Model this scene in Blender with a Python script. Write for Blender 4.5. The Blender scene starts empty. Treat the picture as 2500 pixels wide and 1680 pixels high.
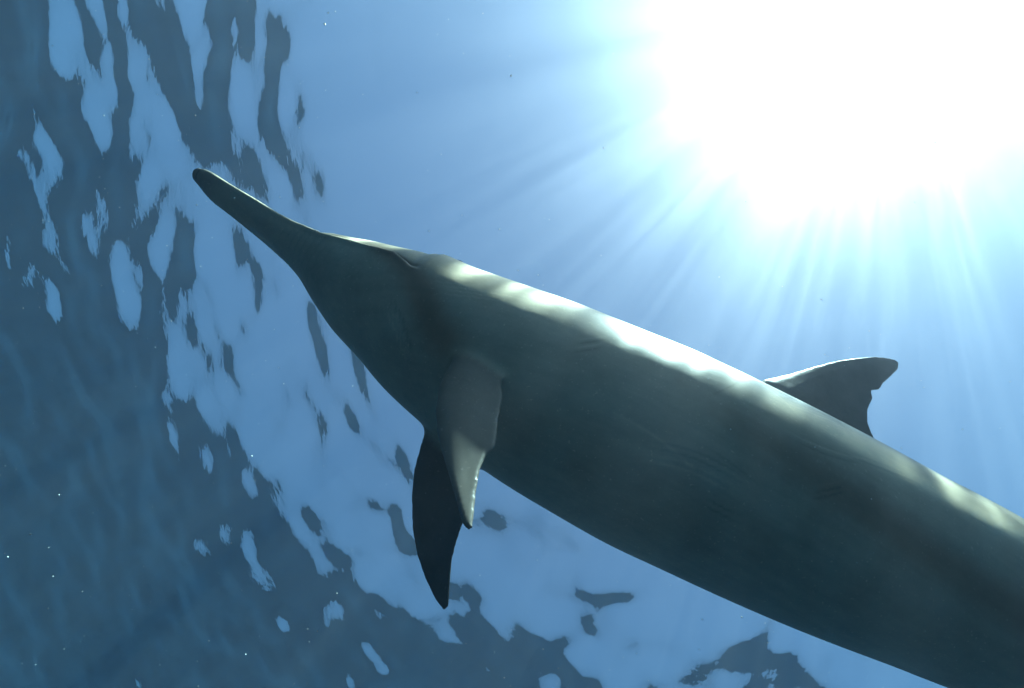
import bpy, bmesh, math, random
import numpy as np
from mathutils import Matrix, Vector

scene = bpy.context.scene
rng = np.random.default_rng(7)

# ------------------------------------------------------------------ camera
PW, PH, PF = 2500.0, 1680.0, 1150.0          # photograph size and focal length in its pixels
ZENITH_PX = (1500.0, 580.0)                  # where straight up falls in the photograph
SUN_PX = (2165.0, -45.0)                      # where the sun's beams converge
CAM_DEPTH = 2.7                              # metres below the mean water level


def pix(x, y):
    """camera-space direction of a photograph pixel, scaled so that depth is 1"""
    return np.array([(x - PW / 2) / PF, (PH / 2 - y) / PF, -1.0])


def unit(v):
    v = np.asarray(v, float)
    return v / np.linalg.norm(v)


zc = unit(pix(*ZENITH_PX))
xc = unit(np.array([1.0, 0, 0]) - zc[0] * zc)
yc = np.cross(zc, xc)
R = np.stack([xc, yc, zc])                   # camera space -> world
CAM = np.array([0.0, 0.0, -CAM_DEPTH])


def world(p):
    return np.asarray(p, float) @ R.T + CAM


cam_data = bpy.data.cameras.new('camera')
cam = bpy.data.objects.new('camera', cam_data)
scene.collection.objects.link(cam)
M = np.eye(4)
M[:3, :3] = R
M[:3, 3] = CAM
cam.matrix_world = Matrix(M.tolist())
cam_data.sensor_fit = 'HORIZONTAL'
cam_data.sensor_width = 36.0
cam_data.lens = 36.0 * PF / PW
cam_data.clip_start = 0.02
cam_data.clip_end = 1000.0
scene.camera = cam

# ------------------------------------------------------------------ sky and sun
sun_dir = R @ unit(pix(*SUN_PX))
sun_el = math.asin(sun_dir[2])
sun_rot = math.atan2(sun_dir[0], sun_dir[1])

wd = bpy.data.worlds.new('World')
scene.world = wd
wd.use_nodes = True
nt = wd.node_tree
nt.nodes.clear()
sky = nt.nodes.new('ShaderNodeTexSky')
sky.sky_type = 'NISHITA'
sky.sun_disc = False
sky.sun_elevation = sun_el
sky.sun_rotation = sun_rot
sky.air_density = 1.0
sky.dust_density = 1.0
sky.ozone_density = 0.2
bg = nt.nodes.new('ShaderNodeBackground')
bg.inputs['Strength'].default_value = 0.10
wo = nt.nodes.new('ShaderNodeOutputWorld')
nt.links.new(sky.outputs[0], bg.inputs['Color'])
nt.links.new(bg.outputs[0], wo.inputs['Surface'])

sd = bpy.data.lights.new('sun', 'SUN')
sd.energy = 5.0
sd.angle = math.radians(0.53)
sd.color = (1.0, 0.93, 0.82)
sun = bpy.data.objects.new('sun', sd)
scene.collection.objects.link(sun)
sun.location = (sun_dir * 30).tolist()
sun.rotation_euler = Vector((-sun_dir).tolist()).to_track_quat('-Z', 'Y').to_euler()

# ------------------------------------------------------------------ render and exposure
scene.render.engine = 'CYCLES'
scene.view_settings.view_transform = 'Standard'
scene.view_settings.look = 'None'
scene.view_settings.exposure = 1.0
scene.view_settings.gamma = 1.0
scene.view_settings.use_curve_mapping = False
cy = scene.cycles
cy.use_denoising = True
cy.denoiser = 'OPENIMAGEDENOISE'
cy.max_bounces = 8
cy.diffuse_bounces = 2
cy.glossy_bounces = 3
cy.transmission_bounces = 4
cy.volume_bounces = 2
cy.transparent_max_bounces = 12
cy.sample_clamp_indirect = 6.0


# ------------------------------------------------------------------ helpers
def link(o):
    scene.collection.objects.link(o)
    return o


def mesh_from_arrays(name, verts, quads):
    verts = np.ascontiguousarray(verts, np.float32)
    quads = np.ascontiguousarray(quads, np.int32)
    me = bpy.data.meshes.new(name)
    me.vertices.add(len(verts))
    me.vertices.foreach_set('co', verts.ravel())
    k = quads.shape[1]
    me.loops.add(quads.size)
    me.loops.foreach_set('vertex_index', quads.ravel())
    me.polygons.add(len(quads))
    me.polygons.foreach_set('loop_start', np.arange(0, quads.size, k, dtype=np.int32))
    me.update(calc_edges=True)
    me.validate()
    me.polygons.foreach_set('use_smooth', np.ones(len(me.polygons), bool))
    return me


def new_mat(name):
    m = bpy.data.materials.new(name)
    m.use_nodes = True
    m.node_tree.nodes.clear()
    out = m.node_tree.nodes.new('ShaderNodeOutputMaterial')
    return m, m.node_tree, out


def node(t, kind, **kw):
    n = t.nodes.new(kind)
    for k, v in kw.items():
        if k in n.inputs:
            n.inputs[k].default_value = v
        else:
            setattr(n, k, v)
    return n


# ------------------------------------------------------------------ water surface
WIND_DEG, SLOPE, REG = 8, 0.095, 0.25


# ---- what the photograph shows of the surface: sky seen through it (bright) or mirrored deep water (dark)
def r5(*p): return [(x * .43365, y * .43365) for x, y in p]
def r6(*p): return [(x * .6378, 680 + y * .6378) for x, y in p]
def r8(*p): return [(1000 + x * .4713, 1200 + y * .4713) for x, y in p]
def oval(f, cx, cy, rx, ry, rot=0.0):
    return f(*[(cx + rx * math.cos(a) * math.cos(rot) - ry * math.sin(a) * math.sin(rot),
                cy + rx * math.cos(a) * math.sin(rot) + ry * math.sin(a) * math.cos(rot)) for a in np.linspace(0, 6.283, 13)[:-1]])

MAIN = ([(282, 48), (300, 0), (2600, -50), (2600, 1750), (1339, 1700), (1339, 1680), (1311, 1643), (1269, 1615), (1222, 1568), (1184, 1506),
         (1165, 1459), (1118, 1403), (1101, 1398), (1090, 1440), (1100, 1470)]
        + r8((290, 670), (240, 640), (215, 600), (140, 630), (190, 680), (240, 740), (285, 825), (230, 850), (190, 800), (130, 740), (60, 700), (0, 630))
        + r6((1568, 1275), (1470, 1220), (1400, 1190), (1350, 1130), (1330, 1060), (1250, 980), (1210, 860), (1175, 830), (1185, 900),
             (1150, 900), (1245, 1040), (1282, 1120), (1265, 1165), (1210, 1110), (1180, 1030), (1160, 1045), (1130, 980), (1060, 890),
             (1030, 800), (1015, 750), (970, 700), (915, 610), (870, 520), (835, 480), (815, 400), (820, 330), (780, 260), (745, 110), (720, 0))
        + r5((1100, 1568), (930, 1568), (865, 1540), (830, 1400), (815, 1270), (770, 1160), (710, 1070), (705, 960), (735, 800), (720, 690), (765, 610),
             (760, 510), (715, 450), (710, 380), (770, 320), (700, 270)))
DARKS = [
    r5((700, 0), (1000, 0), (985, 130), (1070, 250), (1100, 500), (1165, 660), (1110, 720), (1180, 850), (1240, 900), (1130, 930), (1040, 760), (990, 640),
       (930, 520), (870, 400), (850, 270), (760, 180)),
    r5((1145, 0), (1440, 0), (1420, 150), (1440, 330), (1300, 330), (1270, 560), (1325, 690), (1250, 730), (1270, 850), (1350, 900), (1400, 1010), (1340, 1030),
       (1240, 900), (1180, 850), (1110, 700), (1170, 650), (1130, 470), (1175, 300), (1220, 330), (1180, 180)),
    r5((1540, 30), (1600, 250), (1580, 420), (1560, 600), (1580, 800), (1660, 970), (1690, 910), (1730, 1000), (1700, 1090), (1590, 930), (1500, 790), (1450, 700),
       (1480, 500), (1500, 250)),
    r5((1380, 800), (1440, 860), (1470, 1000), (1540, 1150), (1480, 1100), (1400, 1010)),
    r5((985, 1080), (1015, 1120), (1030, 1230), (1090, 1290), (1100, 1360), (1085, 1400), (1110, 1568), (930, 1568), (960, 1440), (1010, 1330), (985, 1180)),
    r5((1340, 1280), (1370, 1350), (1440, 1450), (1510, 1568), (1460, 1568), (1390, 1440), (1340, 1500), (1370, 1568), (1330, 1480)),
    oval(r5, 780, 940, 25, 75), oval(r5, 900, 1115, 20, 50), oval(r5, 857, 1240, 32, 70), oval(r5, 1690, 640, 18, 80), oval(r5, 1795, 1030, 30, 55),
    oval(r5, 1620, 220, 22, 50),
    oval(r6, 870, 300, 24, 60, -0.4), oval(r6, 990, 115, 12, 35), oval(r6, 1235, 300, 22, 80, -0.25), oval(r6, 1200, 150, 16, 60, -0.6),
    oval(r6, 1110, 467, 12, 24), oval(r6, 1235, 530, 14, 40, -0.6), oval(r6, 1352, 535, 22, 42, -0.6), oval(r6, 1435, 870, 16, 36, -0.5),
    oval(r6, 1075, 790, 14, 20, -0.6), oval(r6, 1385, 380, 18, 60, -0.3), oval(r6, 1540, 700, 22, 60, -0.6),
    r6((1490, 840), (1530, 850), (1530, 920), (1575, 960), (1600, 1080), (1525, 1030), (1510, 960)),
    r8((525, 690), (600, 730), (690, 800), (760, 830), (830, 890), (900, 910), (960, 960), (1010, 1018), (890, 1018), (830, 930), (730, 910), (660, 910), (590, 850), (530, 770)),
    oval(r8, 905, 545, 110, 36, 0.7), oval(r8, 975, 725, 110, 20, 0.6), oval(r8, 440, 155, 90, 36, 0.5), oval(r8, 655, 195, 45, 14, 0.6),
    oval(r8, 1590, 910, 120, 40, 0.35), oval(r8, 1850, 880, 230, 70, 0.6)]
LIGHTS = [
    r5((270, 0), (400, 0), (440, 60), (485, 190), (445, 170), (450, 250), (500, 320), (560, 490), (610, 520), (640, 660), (635, 760), (600, 800), (590, 880), (555, 870),
       (545, 780), (480, 690), (490, 640), (455, 500), (470, 400), (440, 350), (380, 450), (320, 430), (280, 330), (270, 200)),
    r5((490, 0), (560, 0), (580, 120), (575, 200), (620, 230), (630, 420), (655, 480), (650, 580), (615, 540), (600, 470), (570, 300), (570, 220), (530, 150)),
    r5((1000, 0), (1140, 0), (1145, 150), (1180, 180), (1220, 330), (1175, 290), (1170, 380), (1130, 470), (1170, 650), (1120, 600), (1090, 450), (1070, 250), (1020, 180), (985, 130)),
    r5((1440, 0), (1500, 0), (1500, 200), (1480, 290), (1440, 220)), oval(r5, 1322, 165, 26, 80, -0.2),
    r5((650, 0), (720, 0), (690, 90)), oval(r5, 1075, 690, 22, 40), oval(r5, 935, 60, 16, 60), oval(r5, 930, 180, 12, 35),
    r5((180, 690), (250, 720), (330, 860), (380, 1030), (350, 1010), (250, 920), (190, 820)),
    r5((70, 810), (110, 830), (160, 940), (230, 980), (260, 1060), (250, 1110), (200, 1090), (170, 950), (100, 900)),
    r5((245, 930), (280, 960), (310, 1090), (280, 1050)), r5((360, 1060), (400, 1180), (430, 1200), (380, 1170)),
    oval(r5, 560, 1090, 22, 52), oval(r5, 240, 1170, 20, 70, -0.25), oval(r5, 285, 1370, 22, 100, -0.3), oval(r5, 45, 1420, 20, 75), oval(r5, 175, 1510, 14, 50),
    r5((470, 1210), (520, 1220), (575, 1330), (565, 1420), (510, 1400), (475, 1310)),
    r5((650, 1360), (710, 1370), (780, 1568), (640, 1600), (640, 1450)), oval(r5, 815, 1525, 20, 30),
    r6((430, 0), (500, 0), (550, 80), (520, 210), (490, 150), (440, 90)), r6((165, 30), (200, 0), (220, 50), (250, 130), (200, 80)), oval(r6, 185, 120, 14, 40, -0.4),
    oval(r6, 95, 25, 14, 30), oval(r6, 642, 80, 13, 30), r6((670, 25), (710, 80), (740, 120), (720, 190), (690, 110)),
    r6((610, 150), (690, 205), (730, 260), (730, 330), (745, 400), (735, 440), (710, 480), (650, 400), (630, 330), (660, 290), (640, 240)),
    r6((740, 280), (780, 310), (800, 400), (810, 500), (860, 500), (865, 560), (850, 610), (790, 555), (750, 490), (745, 400)),
    oval(r6, 640, 465, 14, 42, -0.45), oval(r6, 680, 650, 20, 60, -0.3), oval(r6, 740, 670, 10, 26, -0.5), oval(r6, 795, 665, 14, 55, -0.5), oval(r6, 890, 633, 10, 16),
    r6((920, 720), (950, 730), (1005, 850), (980, 850), (940, 780)), oval(r6, 958, 990, 16, 22), oval(r6, 780, 1015, 12, 45, -0.6),
    r6((820, 930), (850, 950), (890, 1030), (850, 990), (825, 970)), r6((885, 975), (930, 1030), (975, 1050), (1010, 1110), (1050, 1180), (1065, 1240), (1040, 1210), (1000, 1130), (950, 1070), (890, 1000)),
    oval(r6, 978, 1130, 14, 32, -0.7), oval(r6, 1095, 1315, 14, 45, -0.6), oval(r6, 1278, 1275, 24, 46, -0.6), oval(r6, 1455, 1293, 16, 36, -0.5),
    r6((1380, 1385), (1420, 1395), (1460, 1460), (1500, 1490), (1518, 1535), (1480, 1510), (1420, 1460)), oval(r6, 1340, 1530, 28, 20, 0.4), oval(r6, 1245, 1410, 17, 18),
    r8((220, 560), (250, 580), (295, 660), (275, 675), (240, 620)), oval(r8, 352, 905, 14, 32, -0.4), oval(r8, 430, 980, 30, 12, 0.6)]


def inside(P, poly):
    poly = np.asarray(poly)
    x, y = P[:, 0], P[:, 1]
    r = np.zeros(len(P), bool)
    j = len(poly) - 1
    for i in range(len(poly)):
        (xi, yi), (xj, yj) = poly[i], poly[j]
        r ^= ((yi > y) != (yj > y)) & (x < (xj - xi) * (y - yi) / (yj - yi + 1e-9) + xi)
        j = i
    return r


def sky_seen(P):
    b = inside(P, MAIN)
    for q in DARKS:
        b &= ~inside(P, q)
    for q in LIGHTS:
        b |= inside(P, q)
    return b


# ---- a wind-wave spectrum whose phases and amplitudes are fitted to that
WIND = math.radians(WIND_DEG)                 # crests lie across this heading
wr = np.random.default_rng(21)
NW = 660
lam = np.exp(wr.uniform(math.log(0.16), math.log(5.0), NW))
head = WIND + wr.normal(0, 0.75, NW)
KX, KY = 2 * math.pi / lam * np.cos(head), 2 * math.pi / lam * np.sin(head)
PRIOR = SLOPE / math.sqrt(NW) * np.interp(np.log(lam), np.log([0.2, 0.35, 0.8, 2.0, 5.0]), [0.8, 1.1, 1.25, 1.1, 0.8]) * lam / (2 * math.pi)
coef = np.concatenate([wr.normal(0, 1, NW), wr.normal(0, 1, NW)]) * 0.15     # in units of PRIOR

gx, gy = np.meshgrid(np.arange(6, 1360, 12.0), np.arange(6, 1680, 12.0))
P1 = np.stack([gx.ravel(), gy.ravel()], -1)
gx, gy = np.meshgrid(np.arange(1370, 2500, 28.0), np.arange(6, 1680, 28.0))
P2 = np.stack([gx.ravel(), gy.ravel()], -1)
SP = np.vstack([P1, P2])
TY = np.where(sky_seen(SP), 1.0, -1.0).astype(np.float32)
WT = np.ones(len(SP), np.float32)              # small patches count for more
for q in LIGHTS:
    WT[inside(SP, q)] = 3.0
for q in DARKS:
    WT[inside(SP, q)] = 3.0
rays = np.stack([(SP[:, 0] - PW / 2) / PF, (PH / 2 - SP[:, 1]) / PF, -np.ones(len(SP))], -1)
rays /= np.linalg.norm(rays, axis=1)[:, None]
rays = rays @ R.T
base = np.degrees(np.arccos(rays[:, 2]))
ok = (rays[:, 2] > 0.16) & ((np.abs(base - 48.6) < 15) | (np.arange(len(SP)) % 7 == 0))
rays, TY, SP, WT = rays[ok], TY[ok], SP[ok], WT[ok]
CRIT = math.sqrt(1 - (1 / 1.333) ** 2)
hz = np.zeros(len(rays))
adam_m, adam_v = np.zeros(2 * NW), np.zeros(2 * NW)
PR2 = np.concatenate([PRIOR, PRIOR])
N_FIT = 130
for it in range(N_FIT):
    if it % 40 == 0:                           # follow the rays to the displaced surface
        tt = (CAM_DEPTH + hz) / rays[:, 2]
        hx, hy = rays[:, 0] * tt, rays[:, 1] * tt
        arg = (hx[:, None] * KX + hy[:, None] * KY).astype(np.float32)
        sn, cs = np.sin(arg), np.cos(arg)
    a, b = (coef * PR2)[:NW].astype(np.float32), (coef * PR2)[NW:].astype(np.float32)
    if it % 40 == 39:
        hz = sn @ a + cs @ b
    ax, bx = (a * KX).astype(np.float32), (b * KX).astype(np.float32)
    ay, by = (a * KY).astype(np.float32), (b * KY).astype(np.float32)
    sx = cs @ ax - sn @ bx
    sy = cs @ ay - sn @ by
    nn = np.sqrt(1 + sx * sx + sy * sy)
    num = -rays[:, 0] * sx - rays[:, 1] * sy + rays[:, 2]
    ct = num / nn
    z = TY * (ct - CRIT) / 0.018
    gz = -WT * TY / 0.018 / (1 + np.exp(np.clip(z, -30, 30)))
    gsx = (gz * (-rays[:, 0] / nn - num * sx / nn ** 3)).astype(np.float32)
    gsy = (gz * (-rays[:, 1] / nn - num * sy / nn ** 3)).astype(np.float32)
    cgx, cgy = gsx @ cs, gsy @ cs
    sgx, sgy = gsx @ sn, gsy @ sn
    grad = np.concatenate([cgx * KX + cgy * KY, -(sgx * KX + sgy * KY)]) * PR2 + REG * coef
    adam_m = 0.9 * adam_m + 0.1 * grad
    adam_v = 0.98 * adam_v + 0.02 * grad ** 2
    coef -= 0.10 * (adam_m / (1 - 0.9 ** (it + 1))) / (np.sqrt(adam_v / (1 - 0.98 ** (it + 1))) + 1e-6)
A_W, B_W = coef[:NW] * PRIOR, coef[NW:] * PRIOR


def graded(lo, hi, step, far, ratio=1.16):
    core = np.arange(lo, hi + step / 2, step)
    out, d = [], step
    p = hi
    while p < far:
        d *= ratio
        p += d
        out.append(p - hi)
    out = np.array(out)
    return np.concatenate([(lo - out)[::-1], core, core[-1] + out])


xs = graded(-9.0, 4.5, 0.020, 150.0)
ys = graded(-8.0, 5.0, 0.024, 150.0)
X, Y = np.meshgrid(xs, ys)
step_x = np.gradient(xs)[None, :].repeat(len(ys), 0)
step_y = np.gradient(ys)[:, None].repeat(len(xs), 1)
coarse = np.maximum(step_x, step_y)
H = np.zeros(X.shape, np.float32)
X32, Y32 = X.astype(np.float32), Y.astype(np.float32)
for i in range(NW):
    fade = np.clip(lam[i] / (coarse * 5.0), 0, 1).astype(np.float32)      # drop waves the far grid cannot carry
    arg = np.float32(KX[i]) * X32 + np.float32(KY[i]) * Y32
    amp, ph = math.hypot(A_W[i], B_W[i]), math.atan2(B_W[i], A_W[i])
    H += fade * np.float32(amp) * np.sin(arg + np.float32(ph))
ny, nx = X.shape
V = np.stack([X, Y, H], -1).reshape(-1, 3)
idx = np.arange(nx * ny).reshape(ny, nx)
Q = np.stack([idx[:-1, :-1], idx[:-1, 1:], idx[1:, 1:], idx[1:, :-1]], -1).reshape(-1, 4)
water = link(bpy.data.objects.new('water_surface', mesh_from_arrays('water_surface', V, Q)))
water['kind'] = 'structure'
water['label'] = 'rippled sea surface seen from below'

m, t, out = new_mat('sea_water')
tc = node(t, 'ShaderNodeTexCoord')
mp = node(t, 'ShaderNodeMapping')
mp.inputs['Scale'].default_value = (1.0, 0.45, 1.0)
t.links.new(tc.outputs['Object'], mp.inputs['Vector'])
rip = node(t, 'ShaderNodeTexNoise', Scale=24.0, Detail=2.0, Roughness=0.5)
t.links.new(mp.outputs[0], rip.inputs['Vector'])
bump = node(t, 'ShaderNodeBump', Strength=1.0, Distance=0.0014)
t.links.new(rip.outputs['Fac'], bump.inputs['Height'])
fr = node(t, 'ShaderNodeFresnel', IOR=1.333)
t.links.new(bump.outputs[0], fr.inputs['Normal'])
gl = node(t, 'ShaderNodeBsdfGlossy', Roughness=0.0)
gl.inputs['Color'].default_value = (1, 1, 1, 1)
t.links.new(bump.outputs[0], gl.inputs['Normal'])
# painted caustics: ridged transparency noise chops the sun's beam;
# other directions pass untinted
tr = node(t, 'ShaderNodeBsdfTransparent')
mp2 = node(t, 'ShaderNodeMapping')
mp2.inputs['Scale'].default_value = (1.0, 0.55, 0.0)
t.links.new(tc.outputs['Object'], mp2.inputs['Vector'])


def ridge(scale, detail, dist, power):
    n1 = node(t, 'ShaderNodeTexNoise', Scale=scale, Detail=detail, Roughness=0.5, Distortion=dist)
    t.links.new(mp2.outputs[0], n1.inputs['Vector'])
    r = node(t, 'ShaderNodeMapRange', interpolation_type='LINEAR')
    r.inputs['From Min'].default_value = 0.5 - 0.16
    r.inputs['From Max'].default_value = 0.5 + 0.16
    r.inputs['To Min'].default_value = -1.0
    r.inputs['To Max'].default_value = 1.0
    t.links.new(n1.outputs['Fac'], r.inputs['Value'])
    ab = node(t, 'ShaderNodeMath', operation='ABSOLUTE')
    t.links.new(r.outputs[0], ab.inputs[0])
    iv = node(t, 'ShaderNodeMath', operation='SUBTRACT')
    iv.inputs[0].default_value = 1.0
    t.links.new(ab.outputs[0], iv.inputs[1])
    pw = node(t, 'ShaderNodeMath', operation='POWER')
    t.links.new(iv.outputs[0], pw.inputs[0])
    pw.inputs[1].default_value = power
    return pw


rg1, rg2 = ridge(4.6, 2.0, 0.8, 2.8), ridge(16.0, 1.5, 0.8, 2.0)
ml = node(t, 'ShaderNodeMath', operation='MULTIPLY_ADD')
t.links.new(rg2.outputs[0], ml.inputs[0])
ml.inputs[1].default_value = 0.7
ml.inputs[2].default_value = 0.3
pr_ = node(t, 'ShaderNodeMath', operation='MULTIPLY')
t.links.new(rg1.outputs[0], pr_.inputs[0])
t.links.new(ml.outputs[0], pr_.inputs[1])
sun_gobo = node(t, 'ShaderNodeMath', operation='MULTIPLY_ADD')
t.links.new(pr_.outputs[0], sun_gobo.inputs[0])
sun_gobo.inputs[1].default_value = 9.0
sun_gobo.inputs[2].default_value = 0.10
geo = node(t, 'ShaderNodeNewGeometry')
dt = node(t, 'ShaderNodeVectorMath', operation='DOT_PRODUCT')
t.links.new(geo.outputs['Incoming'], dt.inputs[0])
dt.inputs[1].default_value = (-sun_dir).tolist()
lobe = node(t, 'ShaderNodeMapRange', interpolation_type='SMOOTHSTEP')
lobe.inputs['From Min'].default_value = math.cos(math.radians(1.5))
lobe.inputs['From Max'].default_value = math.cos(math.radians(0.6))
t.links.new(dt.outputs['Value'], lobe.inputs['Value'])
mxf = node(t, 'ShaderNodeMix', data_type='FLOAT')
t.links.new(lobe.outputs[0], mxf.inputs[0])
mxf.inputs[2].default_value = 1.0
t.links.new(sun_gobo.outputs[0], mxf.inputs[3])
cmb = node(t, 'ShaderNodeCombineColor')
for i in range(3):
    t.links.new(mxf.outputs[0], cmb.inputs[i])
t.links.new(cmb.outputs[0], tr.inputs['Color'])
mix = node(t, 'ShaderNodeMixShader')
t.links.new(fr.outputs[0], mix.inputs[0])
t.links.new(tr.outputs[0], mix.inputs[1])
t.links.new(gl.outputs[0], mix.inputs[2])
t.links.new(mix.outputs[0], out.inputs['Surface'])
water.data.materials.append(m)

# ------------------------------------------------------------------ seabed
SEA_FLOOR = -48.0
g = np.linspace(-150, 150, 121)
GX, GY = np.meshgrid(g, g)
GZ = SEA_FLOOR + 0.5 * np.sin(GX * 0.11 + 1) * np.cos(GY * 0.09) + 0.25 * np.sin(GX * 0.31) * np.sin(GY * 0.27 + 2)
gi = np.arange(121 * 121).reshape(121, 121)
GQ = np.stack([gi[:-1, :-1], gi[:-1, 1:], gi[1:, 1:], gi[1:, :-1]], -1).reshape(-1, 4)
bed = link(bpy.data.objects.new('seabed', mesh_from_arrays('seabed', np.stack([GX, GY, GZ], -1).reshape(-1, 3), GQ)))
bed['kind'] = 'structure'
m, t, out = new_mat('sand_and_weed')
pb = node(t, 'ShaderNodeBsdfPrincipled', Roughness=0.9)
nz = node(t, 'ShaderNodeTexNoise', Scale=0.12, Detail=5.0)
tcs = node(t, 'ShaderNodeTexCoord')
t.links.new(tcs.outputs['Object'], nz.inputs['Vector'])
cr = node(t, 'ShaderNodeValToRGB')
cr.color_ramp.elements[0].position = 0.4
cr.color_ramp.elements[0].color = (0.03, 0.04, 0.03, 1)
cr.color_ramp.elements[1].position = 0.62
cr.color_ramp.elements[1].color = (0.12, 0.12, 0.10, 1)
t.links.new(nz.outputs['Fac'], cr.inputs[0])
t.links.new(cr.outputs[0], pb.inputs['Base Color'])
t.links.new(pb.outputs[0], out.inputs['Surface'])
bed.data.materials.append(m)

# ------------------------------------------------------------------ the water itself (haze box)
bm = bmesh.new()
bmesh.ops.create_cube(bm, size=1.0)
for v in bm.verts:
    v.co = Vector((v.co.x * 312, v.co.y * 312, 0.6 if v.co.z > 0 else SEA_FLOOR - 2.0))
me = bpy.data.meshes.new('haze')
bm.to_mesh(me)
bm.free()
haze = link(bpy.data.objects.new('haze', me))
haze['kind'] = 'stuff'
haze['label'] = 'clear blue sea water filling the scene'
m, t, out = new_mat('sea_haze')
# drifting particles scatter forward and white; the water molecules scatter evenly and blue
pv = node(t, 'ShaderNodeVolumePrincipled')
pv.inputs['Density'].default_value = 0.30
pv.inputs['Color'].default_value = (0.140, 0.133, 0.133, 1)
pv.inputs['Absorption Color'].default_value = (0.051, 0.580, 0.783, 1)
pv.inputs['Anisotropy'].default_value = 0.87
pm_ = node(t, 'ShaderNodeVolumePrincipled')
pm_.inputs['Density'].default_value = 0.0075
pm_.inputs['Color'].default_value = (0.06, 0.15, 0.97, 1)
pm_.inputs['Absorption Color'].default_value = (1, 1, 1, 1)
pm_.inputs['Anisotropy'].default_value = 0.0
both = node(t, 'ShaderNodeAddShader')
t.links.new(pv.outputs[0], both.inputs[0])
t.links.new(pm_.outputs[0], both.inputs[1])
t.links.new(both.outputs[0], out.inputs['Volume'])
me.materials.append(m)

# ------------------------------------------------------------------ dolphin: body
# upper and lower outline points across the body, beak to tail (photograph pixels)
PAIRS = [
    ((497, 416), (474, 442)), ((522, 422), (489, 460)), ((549, 436), (519, 488)), ((585, 458), (552, 513)),
    ((640, 490), (602, 553)), ((700, 526), (655, 598)), ((760, 551), (709, 651)), ((824, 559), (752, 702)),
    ((890, 570), (800, 766)), ((975, 589), (850, 837)), ((1075, 616), (905, 902)), ((1172, 655), (990, 992)),
    ((1300, 700), (1110, 1095)), ((1416, 741), (1220, 1174)), ((1557, 798), (1345, 1252)),
    ((1686, 850), (1460, 1318)), ((1793, 899), (1570, 1370)), ((1943, 972), (1725, 1442)),
    ((2123, 1064), (1905, 1517)), ((2300, 1160), (2085, 1582)), ((2500, 1267), (2300, 1662))]
U = np.array([p[0] for p in PAIRS], float)
Lo = np.array([p[1] for p in PAIRS], float)
nst = len(PAIRS)
mid = (U + Lo) / 2
arc = np.concatenate([[0], np.cumsum(np.linalg.norm(np.diff(mid, axis=0), axis=1))])
S_DORSAL = np.interp(1750, mid[:, 0], arc)
depth = np.interp(arc, [0, S_DORSAL, arc[-1]], [0.80, 0.745, 0.73])
cen = np.array([pix(*mid[i]) * depth[i] for i in range(nst)])
rad = np.linalg.norm(U - Lo, axis=1) / 2 * depth / PF
roll_deg = np.interp(arc, [0, arc[9], S_DORSAL, arc[-1]], [32, 36, 57, 60])
#            beak ............... melon ........ trunk ........
tall = np.interp(arc, [0, arc[4], arc[7], arc[9], arc[-1]], [0.80, 0.82, 0.98, 1.03, 1.08])
wide = np.interp(arc, [0, arc[4], arc[7], arc[9], arc[-1]], [1.10, 1.12, 1.04, 1.00, 0.94])


def frames(c):
    T = np.gradient(c, axis=0)
    T /= np.linalg.norm(T, axis=1)[:, None]
    D, Lf = [], []
    for i in range(len(c)):
        ev = -unit(c[i])                               # towards the viewer
        ev = unit(ev - ev @ T[i] * T[i])
        eu = np.cross(ev, T[i])
        if eu[1] < 0:
            eu = -eu
        r = math.radians(roll_arr[i] if len(c) == len(roll_arr) else 57)
        d = math.sin(r) * eu - math.cos(r) * ev
        l = math.cos(r) * eu + math.sin(r) * ev
        D.append(d)
        Lf.append(l)
    return T, np.array(D), np.array(Lf)


roll_arr = roll_deg
PHI = np.linspace(0, 2 * math.pi, 72, endpoint=False)


def ring(c, d, l, r, h, w):
    cs, sn = np.cos(PHI), np.sin(PHI)
    e = 0.94
    cs, sn = np.sign(cs) * np.abs(cs) ** e, np.sign(sn) * np.abs(sn) ** e
    return c + (r * h * cs)[:, None] * d + (r * w * sn)[:, None] * l


def project(p):
    return np.stack([PW / 2 + PF * p[:, 0] / -p[:, 2], PH / 2 - PF * p[:, 1] / -p[:, 2]], -1)


for it in range(8):                                    # fit the girth to the outline
    T, D, Lf = frames(cen)
    for i in range(nst):
        n = unit(U[i] - Lo[i])
        q = project(ring(cen[i], D[i], Lf[i], rad[i], tall[i], wide[i])) @ n
        hi, lo = q.max(), q.min()
        want_hi, want_lo = U[i] @ n, Lo[i] @ n
        rad[i] *= (want_hi - want_lo) / (hi - lo)
        sh = ((want_hi + want_lo) - (hi + lo)) / 2
        cen[i] += np.array([n[0], -n[1], 0]) * sh * -cen[i, 2] / PF

# carry on behind the frame: tail stock
tdir = unit(cen[-1] - cen[-3])
bend = unit(tdir + np.array([0, 0, -0.06]))
tail_len = [0.10, 0.20, 0.32, 0.44, 0.56, 0.64, 0.70]
tail_rad = [0.88, 0.76, 0.60, 0.44, 0.31, 0.27, 0.22]
tail_tall = [1.12, 1.18, 1.25, 1.32, 1.35, 1.1, 0.6]
tail_wide = [0.90, 0.84, 0.76, 0.66, 0.55, 0.6, 0.7]
base_c, base_r = cen[-1].copy(), rad[-1]
cen = np.vstack([cen, [base_c + bend * x for x in tail_len]])
rad = np.concatenate([rad, [base_r * x for x in tail_rad]])
tall = np.concatenate([tall, tail_tall])
wide = np.concatenate([wide, tail_wide])
roll_deg = np.concatenate([roll_deg, np.full(len(tail_len), 60.0)])


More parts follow.
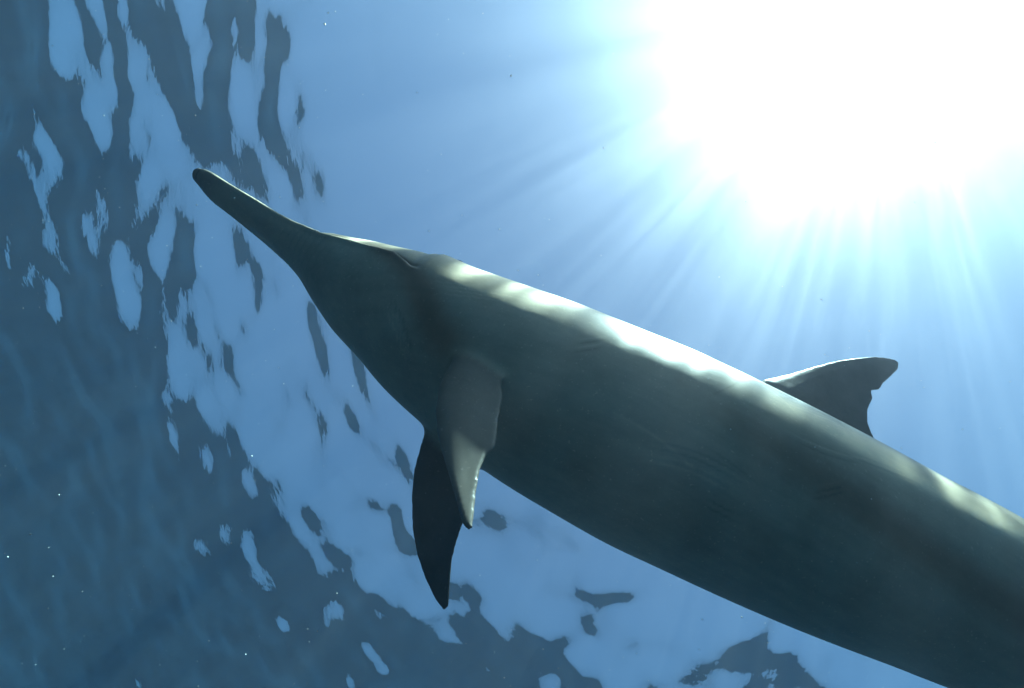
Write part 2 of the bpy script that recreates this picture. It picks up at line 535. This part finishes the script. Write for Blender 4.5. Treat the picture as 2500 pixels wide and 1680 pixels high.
def resample(A, s, sn):
    """Catmull-Rom through the stations"""
    A = np.asarray(A, float)
    one = A.ndim == 1
    if one:
        A = A[:, None]
    mt = np.gradient(A, s, axis=0)
    j = np.clip(np.searchsorted(s, sn, side='right') - 1, 0, len(s) - 2)
    hh = (s[j + 1] - s[j])[:, None]
    u = ((sn - s[j]) / (s[j + 1] - s[j]))[:, None]
    r = ((2 * u**3 - 3 * u**2 + 1) * A[j] + (u**3 - 2 * u**2 + u) * hh * mt[j]
         + (-2 * u**3 + 3 * u**2) * A[j + 1] + (u**3 - u**2) * hh * mt[j + 1])
    return r[:, 0] if one else r


s_st = np.concatenate([[0], np.cumsum(np.linalg.norm(np.diff(cen, axis=0), axis=1))])
NR = 170
s_f = np.linspace(0, s_st[-1], NR)
C = resample(cen, s_st, s_f)
RD = np.maximum(resample(rad, s_st, s_f), 0.003)
TL = resample(tall, s_st, s_f)
WD = resample(wide, s_st, s_f)
roll_arr = resample(roll_deg, s_st, s_f)
T, D, Lf = frames(C)
s_of_px = lambda x: float(np.interp(x, mid[:, 0], s_st[:nst]))

solids_v, solids_f, nv = [], [], 0


def add_solid(v, f):
    global nv
    solids_v.append(v)
    solids_f.extend([[a + nv for a in q] for q in f])
    nv += len(v)


def loft(rings, caps=True):
    n = len(rings[0])
    v = np.vstack(rings)
    f = []
    for i in range(len(rings) - 1):
        for j in range(n):
            k = (j + 1) % n
            f.append([i * n + j, i * n + k, (i + 1) * n + k, (i + 1) * n + j])
    f.append(list(range(n))[::-1])
    f.append([(len(rings) - 1) * n + j for j in range(n)])
    return v, f


body_rings = [ring(C[i], D[i], Lf[i], RD[i], TL[i], WD[i]) for i in range(NR)]
# round the beak tip
ring0 = body_rings[0] - C[0]
for a in (0.35, 0.65, 0.9, 1.15, 1.4):
    body_rings.insert(0, C[0] - T[0] * 0.010 * math.sin(a) + ring0 * math.cos(a))
add_solid(*loft(body_rings))

# ------------------------------------------------------------------ dolphin: fins
PROFILE = [(0.0, 0.0), (0.02, 0.32), (0.08, 0.66), (0.2, 0.95), (0.35, 1.0), (0.55, 0.82), (0.75, 0.5), (0.92, 0.2), (1.0, 0.06)]


def fin_ring(lead, trail, nrm, thick, min_t):
    up, dn = [], []
    for u, tt in PROFILE:
        p = lead + (trail - lead) * u
        h = max(thick * tt, min_t if 0 < u else 0.0) / 2
        up.append(p + nrm * h)
        dn.append(p - nrm * h)
    return np.array(up + dn[::-1][:-1])


def fin(leads, trails, nrms, thick=0.17, min_t=0.0062):
    rs = []
    for i in range(len(leads)):
        c = np.linalg.norm(trails[i] - leads[i])
        rs.append(fin_ring(leads[i], trails[i], nrms[i], max(thick * c, 0.006), min_t))
    add_solid(*loft(rs))


def on_plane(px, point, nrm):
    d = pix(*px)
    return d * (point @ nrm) / (d @ nrm)


def dense(pts, n):
    pts = np.asarray(pts, float)
    s = np.concatenate([[0], np.cumsum(np.linalg.norm(np.diff(pts, axis=0), axis=1))])
    return np.stack([np.interp(np.linspace(0, s[-1], n), s, pts[:, k]) for k in range(pts.shape[1])], -1)


# dorsal fin: outline seen in the photograph, standing in the body's middle plane
i_d = int(np.argmin(np.abs(s_f - s_of_px(1800))))
pn, pc = Lf[i_d], C[i_d]
d_lead = [(1790, 1000), (1861, 927), (1921, 914), (1985, 895), (2037, 882), (2084, 875), (2135, 871), (2165, 874), (2182, 879), (2193, 886)]
d_trail = [(2200, 1180), (2140, 1092), (2117, 1034), (2117, 1000), (2129, 974), (2125, 953), (2146, 951), (2154, 937), (2172, 921), (2190, 903)]
fin([on_plane(p, pc, pn) for p in d_lead], [on_plane(p, pc, pn) for p in d_trail], [pn] * len(d_lead), 0.13)


# flippers: a root on the body, a plane through it, the outline from the photograph
def flipper(root_px_x, phi, out_vec, leads, trails, thick=0.15, nrm=None, at=None):
    i = int(np.argmin(np.abs(s_f - s_of_px(root_px_x))))
    ph = math.radians(phi)
    root = C[i] + RD[i] * 0.9 * (math.cos(ph) * D[i] * TL[i] + math.sin(ph) * Lf[i] * WD[i])
    o = unit(out_vec[0] * Lf[i] - out_vec[1] * D[i] + out_vec[2] * T[i])
    ch = unit(T[i] - T[i] @ o * o)
    nrm = unit(np.cross(o, ch)) if nrm is None else unit(nrm)
    if at is not None:
        root = pix(*at[:2]) * at[2]
    a = [on_plane(p, root, nrm) for p in leads]
    b = [on_plane(p, root, nrm) for p in trails]
    n = len(a)
    ns = []
    for k in range(n):
        ns.append(nrm)
    fin(a, b, ns, thick)


far_lead = [(1050, 985), (1031, 1040), (1022, 1097), (1010, 1148), (1004, 1209), (1006, 1291), (1017, 1352), (1038, 1413), (1063, 1464), (1084, 1490)]
far_trail = [(1200, 1040), (1185, 1085), (1170, 1130), (1158, 1180), (1145, 1240), (1127, 1286), (1114, 1325), (1103, 1370), (1099, 1420), (1096, 1480)]
flipper(1075, -138, (-0.50, 0.75, 0.35), far_lead, far_trail, nrm=(-0.05, 0.1, 1.0))
near_lead = [(1120, 820), (1092, 895), (1070, 945), (1061, 1005), (1066, 1056), (1079, 1107), (1096, 1163), (1112, 1219), (1126, 1272), (1142, 1296)]
near_trail = [(1240, 870), (1228, 975), (1216, 1022), (1213, 1066), (1209, 1094), (1189, 1110), (1172, 1145), (1163, 1200), (1157, 1262), (1153, 1292)]
flipper(1110, 140, (0.30, 0.75, 0.35), near_lead, near_trail, thick=0.22, nrm=(0.2, 0.82, 0.54), at=(1170, 960, 0.575))

# flukes, behind the frame
i_t = NR - 6
fc, fa, fl, fd = C[i_t], T[i_t], Lf[i_t], D[i_t]
for sgn in (1, -1):
    lead = [fc + fa * a + fl * sgn * b for a, b in ((-0.06, -0.02), (0.0, 0.04), (0.05, 0.11), (0.11, 0.18), (0.17, 0.235), (0.215, 0.262))]
    trail = [fc + fa * a + fl * sgn * b for a, b in ((0.11, -0.02), (0.125, 0.02), (0.155, 0.10), (0.175, 0.17), (0.20, 0.225), (0.225, 0.258))]
    fin(lead, trail, [fd] * 6, 0.11)

# one continuous skin
verts = np.vstack(solids_v)
me = bpy.data.meshes.new('rough')
me.from_pydata(world(verts).tolist(), [], solids_f)
me.update()
rough = link(bpy.data.objects.new('rough', me))
bmf = bmesh.new()
bmf.from_mesh(me)
bmesh.ops.recalc_face_normals(bmf, faces=bmf.faces)
bmf.to_mesh(me)
bmf.free()
md = rough.modifiers.new('remesh', 'REMESH')
md.mode = 'VOXEL'
md.voxel_size = 0.0026
md.adaptivity = 0.0
ms = rough.modifiers.new('smooth', 'SMOOTH')
ms.factor = 0.5
ms.iterations = 6
dg = bpy.context.evaluated_depsgraph_get()
skin = bpy.data.meshes.new_from_object(rough.evaluated_get(dg))
bpy.data.objects.remove(rough)
N = len(skin.vertices)
co = np.empty(N * 3, np.float32)
skin.vertices.foreach_get('co', co)
co = co.reshape(-1, 3).astype(float)
nor = np.empty(N * 3, np.float32)
skin.vertices.foreach_get('normal', nor)
nor = nor.reshape(-1, 3).astype(float)

# soften the roots where the fins grow out of the trunk
Cw, Tw, Dw, Lw = world(C), T @ R.T, D @ R.T, Lf @ R.T
near = np.empty(N, int)
for a in range(0, N, 20000):
    near[a:a + 20000] = ((co[a:a + 20000, None, :] - Cw[None]) ** 2).sum(-1).argmin(1)
rel = co - Cw[near]
along = (rel * Tw[near]).sum(1)
sv = s_f[near] + along
dv = (rel * Dw[near]).sum(1)
lv = (rel * Lw[near]).sum(1)
phi = np.degrees(np.arctan2(np.abs(lv), dv))           # 0 back, 90 side, 180 belly
rr = np.hypot(dv / TL[near], lv / WD[near]) / RD[near]  # 1 on the trunk, more out on the fins

band_v = (rr > 0.9) & (rr < 1.7) & (sv > s_of_px(900)) & (sv < s_of_px(2250))
edg = np.empty(len(skin.edges) * 2, np.int32)
skin.edges.foreach_get('vertices', edg)
edg = edg.reshape(-1, 2)
edg = edg[band_v[edg[:, 0]] & band_v[edg[:, 1]]]
deg = np.bincount(edg.ravel(), minlength=N).astype(float)
soft = np.exp(-((rr - 1.06) / 0.16) ** 2) * band_v * (deg > 2)
ii, jj = np.r_[edg[:, 0], edg[:, 1]], np.r_[edg[:, 1], edg[:, 0]]
for it in range(45):
    avg = np.stack([np.bincount(ii, co[jj, k], minlength=N) for k in range(3)], -1) / np.maximum(deg, 1)[:, None]
    co += (avg - co) * (soft * 0.6)[:, None]
# mouth line
s_gape = s_of_px(985)
s_a = s_of_px(600)
phi_m = np.interp(sv, [0, s_of_px(735), s_of_px(790), s_of_px(872), s_of_px(943), s_gape], [80, 84, 102, 101, 97, 106])
on_head = np.clip((s_gape + 0.012 - sv) / 0.02, 0, 1) * (rr < 1.25) * np.clip((sv - 0.012) / 0.04, 0, 1)
dist = (phi - phi_m) * np.pi / 180 * RD[near]
groove = np.exp(-(dist / 0.0042) ** 2) * 0.0060
lip = np.exp(-((dist - 0.010) / 0.006) ** 2) * 0.0035
shelf = 0.0085 / (1 + np.exp(np.clip(dist / 0.0018, -40, 40)))
u_m = sv / s_gape
co -= nor * ((groove - lip + shelf * np.clip(u_m * 3, 0.2, 1)) * on_head)[:, None]
# crease where the melon rises from the beak
s_c = s_of_px(742)
crease = np.exp(-((sv - s_c - 0.0004 * (phi - 40)) / 0.010) ** 2) * np.clip((82 - phi) / 25, 0, 1) * 0.007
co -= nor * crease[:, None]
melon = np.exp(-((sv - s_of_px(860)) / 0.05) ** 2) * np.clip((70 - phi) / 40, 0, 1) * 0.006 * (rr < 1.3)
co += nor * melon[:, None]

# colouring: dark back, grey flank, pale belly, dark stripe from eye to flipper
def sstep(a, b, x):
    x = np.clip((x - a) / (b - a), 0, 1)
    return x * x * (3 - 2 * x)


col = np.zeros((N, 3))
back = np.array([0.070, 0.078, 0.085])
flank = np.array([0.520, 0.430, 0.310])
band = np.array([0.170, 0.130, 0.090])
belly = np.array([0.520, 0.420, 0.300])
s_d = s_of_px(1750)
cape_edge = 42 + 14 * np.exp(-((sv - s_d) / 0.25) ** 2)
w_back = 1 - sstep(cape_edge - 8, cape_edge + 8, phi)
w_belly = sstep(128, 142, phi)
col[:] = flank
col = col * (1 - w_belly[:, None]) + belly * w_belly[:, None]
# lower flank stripe, growing towards the tail
b_c = np.interp(sv, [s_of_px(1500), s_of_px(1800), s_of_px(2300)], [90, 101, 121])
w_band = np.exp(-((phi - b_c) / 14.0) ** 2) * sstep(s_of_px(1350), s_of_px(1900), sv) * 0.85
# eye-to-flipper stripe
e_c = np.interp(sv, [s_of_px(860), s_of_px(960), s_of_px(1090)], [88, 108, 138])
w_eye = np.exp(-((phi - e_c) / 15.0) ** 2) * sstep(s_of_px(840), s_of_px(900), sv) * (1 - sstep(s_of_px(1110), s_of_px(1190), sv)) * 0.9
w_b = np.clip(w_band + w_eye, 0, 1)
col = col * (1 - w_b[:, None]) + band * w_b[:, None]
col = col * (1 - w_back[:, None]) + back * w_back[:, None]
# light band along the upper flank, painted into the skin colour like a caustic
w_lit = np.exp(-((phi - 70 - 3 * np.sin(sv * 11)) / 7.0) ** 2) * sstep(s_of_px(1550), s_of_px(1800), sv) * 0.6
col = col * (1 + w_lit[:, None])
# fins are dark
w_fin = sstep(1.03, 1.16, rr)
fin_c = np.array([0.190, 0.168, 0.140])
col = col * (1 - w_fin[:, None]) + fin_c * w_fin[:, None]
# upper beak and tip
w_beak = (1 - sstep(s_of_px(700), s_of_px(790), sv)) * (phi < phi_m + 3)
col = col * (1 - 0.7 * w_beak[:, None]) + back * (0.7 * w_beak[:, None])
w_tip = 1 - sstep(0.0, 0.07, sv)
col = col * (1 - 0.6 * w_tip[:, None]) + back * (0.6 * w_tip[:, None])

# tooth-rake scars and scuffs
arc_v = np.radians(phi) * RD[near] * np.sign(lv)
sr = np.random.default_rng(11)
for k in range(26):
    s0 = sr.uniform(s_of_px(900), s_of_px(2350))
    a0 = math.radians(sr.uniform(35, 165)) * np.interp(s0, s_f, RD) * (1 if sr.random() < 0.75 else -1)
    th = sr.normal(0.0, 0.45)
    ln, n_l, cv = sr.uniform(0.03, 0.11), sr.integers(1, 5), sr.normal(0, 1.5)
    for j in range(n_l):
        ds, da = sv - s0, arc_v - a0 - j * 0.0085
        u_, v_ = ds * math.cos(th) + da * math.sin(th), -ds * math.sin(th) + da * math.cos(th)
        w_s = np.exp(-((v_ - cv * u_ * u_) / 0.0016) ** 2) * np.exp(-(u_ / ln * 1.6) ** 4) * (rr < 1.05) * sr.uniform(0.12, 0.4)
        col = col * (1 + w_s[:, None]) if sr.random() < 0.7 else col * (1 - 0.8 * w_s[:, None])
w_lip = np.exp(-(dist / 0.005) ** 2) * on_head * 0.8
col = col * (1 - w_lip[:, None]) + np.array([0.04, 0.036, 0.034]) * w_lip[:, None]

origin = Cw[i_d].copy()
skin.vertices.foreach_set('co', (co - origin).astype(np.float32).ravel())
at2 = skin.attributes.new('along_skin', 'FLOAT_VECTOR', 'POINT')
at2.data.foreach_set('vector', np.c_[sv, arc_v, rr * 0.1].astype(np.float32).ravel())
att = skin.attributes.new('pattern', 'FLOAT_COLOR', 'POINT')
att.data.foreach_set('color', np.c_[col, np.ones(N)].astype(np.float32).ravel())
skin.polygons.foreach_set('use_smooth', np.ones(len(skin.polygons), bool))
skin.update()
skin.name = 'dolphin'
dolphin = link(bpy.data.objects.new('dolphin', skin))
dolphin.location = origin.tolist()
dolphin['label'] = 'slender long-beaked grey dolphin with nicked dorsal fin gliding below the surface'
dolphin['category'] = 'dolphin'

m, t, out = new_mat('dolphin_skin')
pb = node(t, 'ShaderNodeBsdfPrincipled')
pb.inputs['Roughness'].default_value = 0.42
pb.inputs['Specular IOR Level'].default_value = 0.22
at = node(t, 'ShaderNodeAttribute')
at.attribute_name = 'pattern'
tc = node(t, 'ShaderNodeTexCoord')
nA = node(t, 'ShaderNodeTexNoise', Scale=14.0, Detail=6.0, Roughness=0.62)
t.links.new(tc.outputs['Object'], nA.inputs['Vector'])
rA = node(t, 'ShaderNodeMapRange')
rA.inputs['From Min'].default_value = 0.3
rA.inputs['From Max'].default_value = 0.7
rA.inputs['To Min'].default_value = 0.82
rA.inputs['To Max'].default_value = 1.15
t.links.new(nA.outputs['Fac'], rA.inputs['Value'])
# fine speckle
nB = node(t, 'ShaderNodeTexNoise', Scale=260.0, Detail=2.0)
t.links.new(tc.outputs['Object'], nB.inputs['Vector'])
rB = node(t, 'ShaderNodeMapRange')
rB.inputs['From Min'].default_value = 0.66
rB.inputs['From Max'].default_value = 0.74
rB.inputs['To Min'].default_value = 1.0
rB.inputs['To Max'].default_value = 1.5
t.links.new(nB.outputs['Fac'], rB.inputs['Value'])
# long faint streaks that follow the body
ats = node(t, 'ShaderNodeAttribute')
ats.attribute_name = 'along_skin'
mps = node(t, 'ShaderNodeMapping')
mps.inputs['Scale'].default_value = (9.0, 75.0, 20.0)
t.links.new(ats.outputs['Vector'], mps.inputs['Vector'])
nS = node(t, 'ShaderNodeTexNoise', Scale=1.0, Detail=4.0, Roughness=0.6)
t.links.new(mps.outputs[0], nS.inputs['Vector'])
rS = node(t, 'ShaderNodeMapRange')
rS.inputs['From Min'].default_value = 0.3
rS.inputs['From Max'].default_value = 0.7
rS.inputs['To Min'].default_value = 0.93
rS.inputs['To Max'].default_value = 1.07
t.links.new(nS.outputs['Fac'], rS.inputs['Value'])
mul0 = node(t, 'ShaderNodeMath', operation='MULTIPLY')
t.links.new(rA.outputs[0], mul0.inputs[0])
t.links.new(rS.outputs[0], mul0.inputs[1])
mul = node(t, 'ShaderNodeMath', operation='MULTIPLY')
t.links.new(mul0.outputs[0], mul.inputs[0])
t.links.new(rB.outputs[0], mul.inputs[1])
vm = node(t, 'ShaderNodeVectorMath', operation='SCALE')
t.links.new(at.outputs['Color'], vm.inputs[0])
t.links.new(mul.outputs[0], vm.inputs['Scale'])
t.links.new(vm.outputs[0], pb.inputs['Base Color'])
# faint skin ripples
nC = node(t, 'ShaderNodeTexNoise', Scale=60.0, Detail=3.0)
t.links.new(tc.outputs['Object'], nC.inputs['Vector'])
bp = node(t, 'ShaderNodeBump', Strength=0.12, Distance=0.002)
t.links.new(nC.outputs['Fac'], bp.inputs['Height'])
t.links.new(bp.outputs[0], pb.inputs['Normal'])
t.links.new(pb.outputs[0], out.inputs['Surface'])
skin.materials.append(m)

# eyes
m, t, out = new_mat('dolphin_eye')
pb = node(t, 'ShaderNodeBsdfPrincipled', Roughness=0.1)
pb.inputs['Base Color'].default_value = (0.01, 0.009, 0.008, 1)
t.links.new(pb.outputs[0], out.inputs['Surface'])
i_e = int(np.argmin(np.abs(s_f - (s_gape + 0.035))))
for sgn in (1, -1):
    ph = math.radians(58)
    p = Cw[i_e] + RD[i_e] * 0.965 * (math.cos(ph) * TL[i_e] * Dw[i_e] + sgn * math.sin(ph) * WD[i_e] * Lw[i_e])
    bm = bmesh.new()
    bmesh.ops.create_uvsphere(bm, u_segments=20, v_segments=14, radius=0.008)
    for v in bm.verts:
        v.co = Vector(((p - origin) + v.co.x * 1.35 * Tw[i_e] + v.co.y * Dw[i_e] + v.co.z * 0.8 * sgn * Lw[i_e]).tolist())
    bmesh.ops.recalc_face_normals(bm, faces=bm.faces)
    e_me = bpy.data.meshes.new('eye')
    bm.to_mesh(e_me)
    bm.free()
    e_me.polygons.foreach_set('use_smooth', np.ones(len(e_me.polygons), bool))
    e_me.materials.append(m)
    eye = link(bpy.data.objects.new('eye', e_me))
    eye.parent = dolphin

# ------------------------------------------------------------------ drifting specks in the water
bm = bmesh.new()
bmesh.ops.create_icosphere(bm, subdivisions=1, radius=1.0)
sv_ = np.array([v.co[:] for v in bm.verts])
sf_ = np.array([[v.index for v in f.verts] for f in bm.faces])
bm.free()
pr = np.random.default_rng(5)
vs, fs = [], []
k = 0
while k < 1000:
    px = (pr.uniform(-100, 2600), pr.uniform(-100, 1780))
    dep = pr.uniform(0.35, 2.2)
    p = world(pix(*px) * dep)
    if p[2] > -0.3:
        continue
    r = 0.0006 * dep * pr.lognormal(0, 0.45)
    vs.append(sv_ * r * pr.uniform(0.7, 1.3, 3) + p)
    fs.append(sf_ + k * len(sv_))
    k += 1
pm = mesh_from_arrays('drifting_specks', np.vstack(vs), np.vstack(fs))
m, t, out = new_mat('speck')
pb = node(t, 'ShaderNodeBsdfPrincipled', Roughness=0.6)
pb.inputs['Base Color'].default_value = (0.7, 0.72, 0.68, 1)
t.links.new(pb.outputs[0], out.inputs['Surface'])
pm.materials.append(m)
sp = link(bpy.data.objects.new('drifting_specks', pm))
sp['kind'] = 'stuff'
sp['label'] = 'tiny pale specks drifting in the water'
